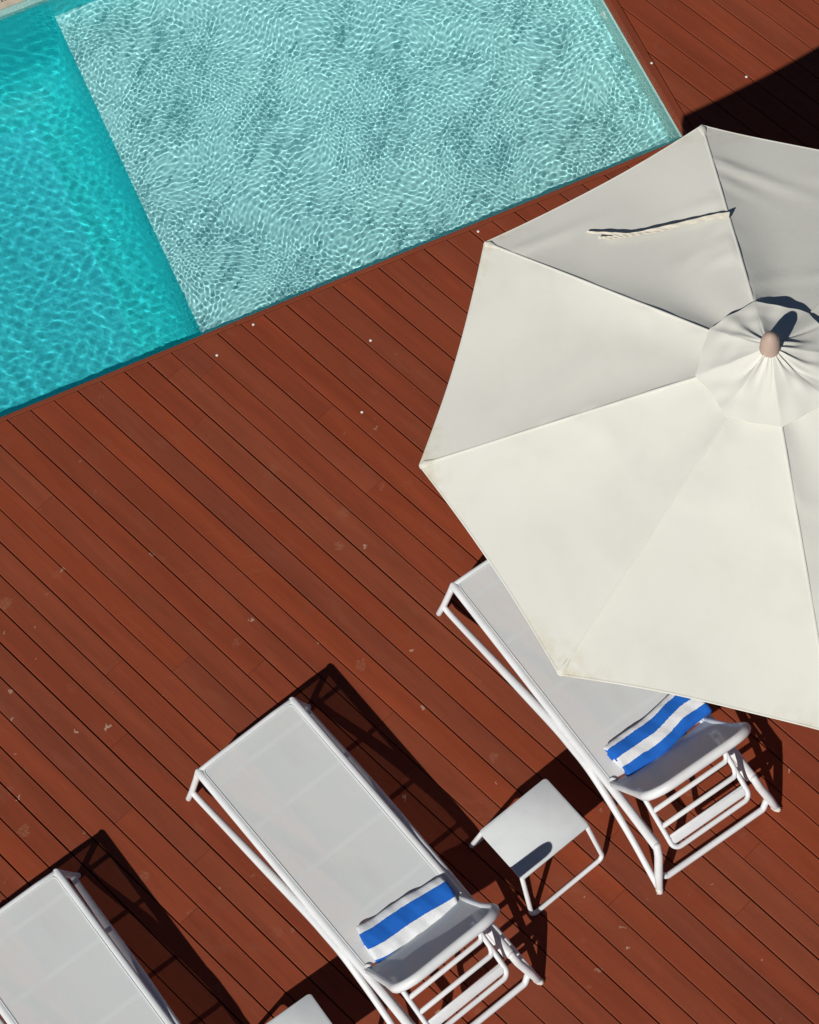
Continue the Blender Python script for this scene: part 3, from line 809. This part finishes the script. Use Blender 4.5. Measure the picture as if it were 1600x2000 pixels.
# vent cap with gathered folds
NR, NA = 30, 320
fold = [(rp.uniform(0, 2*math.pi), rp.uniform(.03, .15), rp.uniform(-1, 1), rp.uniform(.3, 1.3), rp.uniform(-.45, .45)) for _ in range(22)]
crump = [(rp.uniform(-70, 70), rp.uniform(-70, 70), rp.uniform(0, 6.28), rp.uniform(.0008, .0022)) for _ in range(9)]
P = []
for i in range(NR+1):
    rr = i/NR; row = []
    for j in range(NA):
        an = 2*math.pi*j/NA; tt = (an/(math.pi/4)) % 1.0; kk = int(an/(math.pi/4)) % 8
        Rv = .358*(1 - .075*4*tt*(1-tt)) * (1 + .014*math.sin(5*an+1) + .008*math.sin(11*an+2.3) + .004*math.sin(17*an))
        rad = .035 + (Rv-.035)*rr
        z0 = ZA_ + .022 - .172*(rr**.84)
        lift = (.004 + (.020 if kk in (7,) else .010 if kk in (5, 6) else .004 if kk == 0 else .0))*math.sin(math.pi*tt)*rr**3
        z0 -= .010*math.sin(math.pi*tt)*math.sin(math.pi*rr)
        d = 0
        qx, qy = rad*math.cos(an), rad*math.sin(an)
        for cx_, cy_, cp_, ca_ in crump: d += ca_*math.sin(cx_*qx+cy_*qy+cp_)*min(1, rr*1.6)*(.5+.5*math.sin(3*an+cp_))
        for fa, fw_, am, ext, bend in fold:
            da = (an-fa-bend*(rr-.4)+math.pi) % (2*math.pi) - math.pi
            ww = fw_*(.55+.9*rr)
            d += am*.0165*math.exp(-(da/ww)**2)*math.exp(-(rr/ext)**3)*min(1, rr*6+.2)
        row.append((rad*math.cos(an), rad*math.sin(an), z0 + lift + d))
    P.append(row)
P.append([(x*.999, y*.999, z-.006) for x, y, z in P[-1]])
mb = MB(); mb.quad_grid(P, closev=True); mb.build('vent_cap', M['canvas2'], U)
fn = MB(); fn.lathe([(.050, 0), (.050, .018), (.0475, .04), (.048, .06), (.0455, .085), (.038, .112), (.026, .131), (.012, .140), (.002, .143)], 28, (0, 0, ZA_+.005)); fn.build('finial', M['finial'], U)
pl = MB(); pl.lathe([(.026, .02), (.026, ZA_+.0)], 20); pl.build('pole', M['alu'], U)
hb = MB(); hb.lathe([(.06, 2.25), (.062, 2.33), (.05, 2.36)], 20); hb.build('runner', M['alu'], U)
hb = MB(); hb.lathe([(.07, 2.90), (.072, 2.95), (.05, 2.985)], 20); hb.build('hub', M['alu'], U)
bs = MB(); bs.lathe([(.27, .0), (.285, .012), (.285, .05), (.27, .062), (.05, .075), (.045, .30), (.036, .305)], 40); bs.build('base', M['stone'], U)
# tie strap lying across the panel next to the first rib
def panel_z(x, y):
    # plane of the first panel (rib 0 to rib 1)
    a1 = math.pi/4; v1 = Vector((UR, 0, ZR-ZM)); v2_ = Vector((UR*math.cos(a1), UR*math.sin(a1), ZR-ZM)); n = v1.cross(v2_)
    return ZM - (n.x*x+n.y*y)/n.z
def ribbon(ctr, wid, tw_, lift, name, par):
    G = []; c = bezier([Vector((x, y, 0)) for x, y in ctr], 60); n = len(c)
    for i, p in enumerate(c):
        f = i/(n-1); t_ = (c[min(i+1, n-1)]-c[max(i-1, 0)]).normalized(); sd = Vector((-t_.y, t_.x, 0))
        an = tw_(f); wv = wid(f); row = []
        for j in range(5):
            q = p + sd*(wv*(j/4-.5)*math.cos(an)); z = panel_z(q.x, max(q.y, -q.y*.2)) + lift(f) + wv*(j/4-.5)*math.sin(an) + .0015*math.sin(60*f+j)
            row.append(Vector((q.x, q.y, z)))
        for j in range(4, -1, -1): row.append(row[j] + Vector((0, 0, -.004)))
        G.append(row)
    m_ = MB(); m_.quad_grid(G, closev=True); return m_.build(name, M['strap'], par)
st0 = ribbon([(1.015, .0), (1.035, .06), (1.043, .16), (1.043, .30), (1.050, .43), (1.064, .53), (1.104, .63), (1.152, .725)], lambda f: .026*(1-f)**1.4+.010, lambda f: -.45-.25*f, lambda f: .011+.022*math.exp(-f*5)+.005*math.sin(17*f)*f, 'tie_strap', U)
ribbon([(1.045, .36), (1.052, .45), (1.062, .54), (1.072, .62), (1.085, .675)], lambda f: .011, lambda f: -.5, lambda f: .012, 'strap_tail', st0)
ribbon([(1.03, .30), (1.035, .40), (1.045, .50), (1.055, .57), (1.058, .635)], lambda f: .010, lambda f: -.3, lambda f: .010, 'strap_tail', st0)
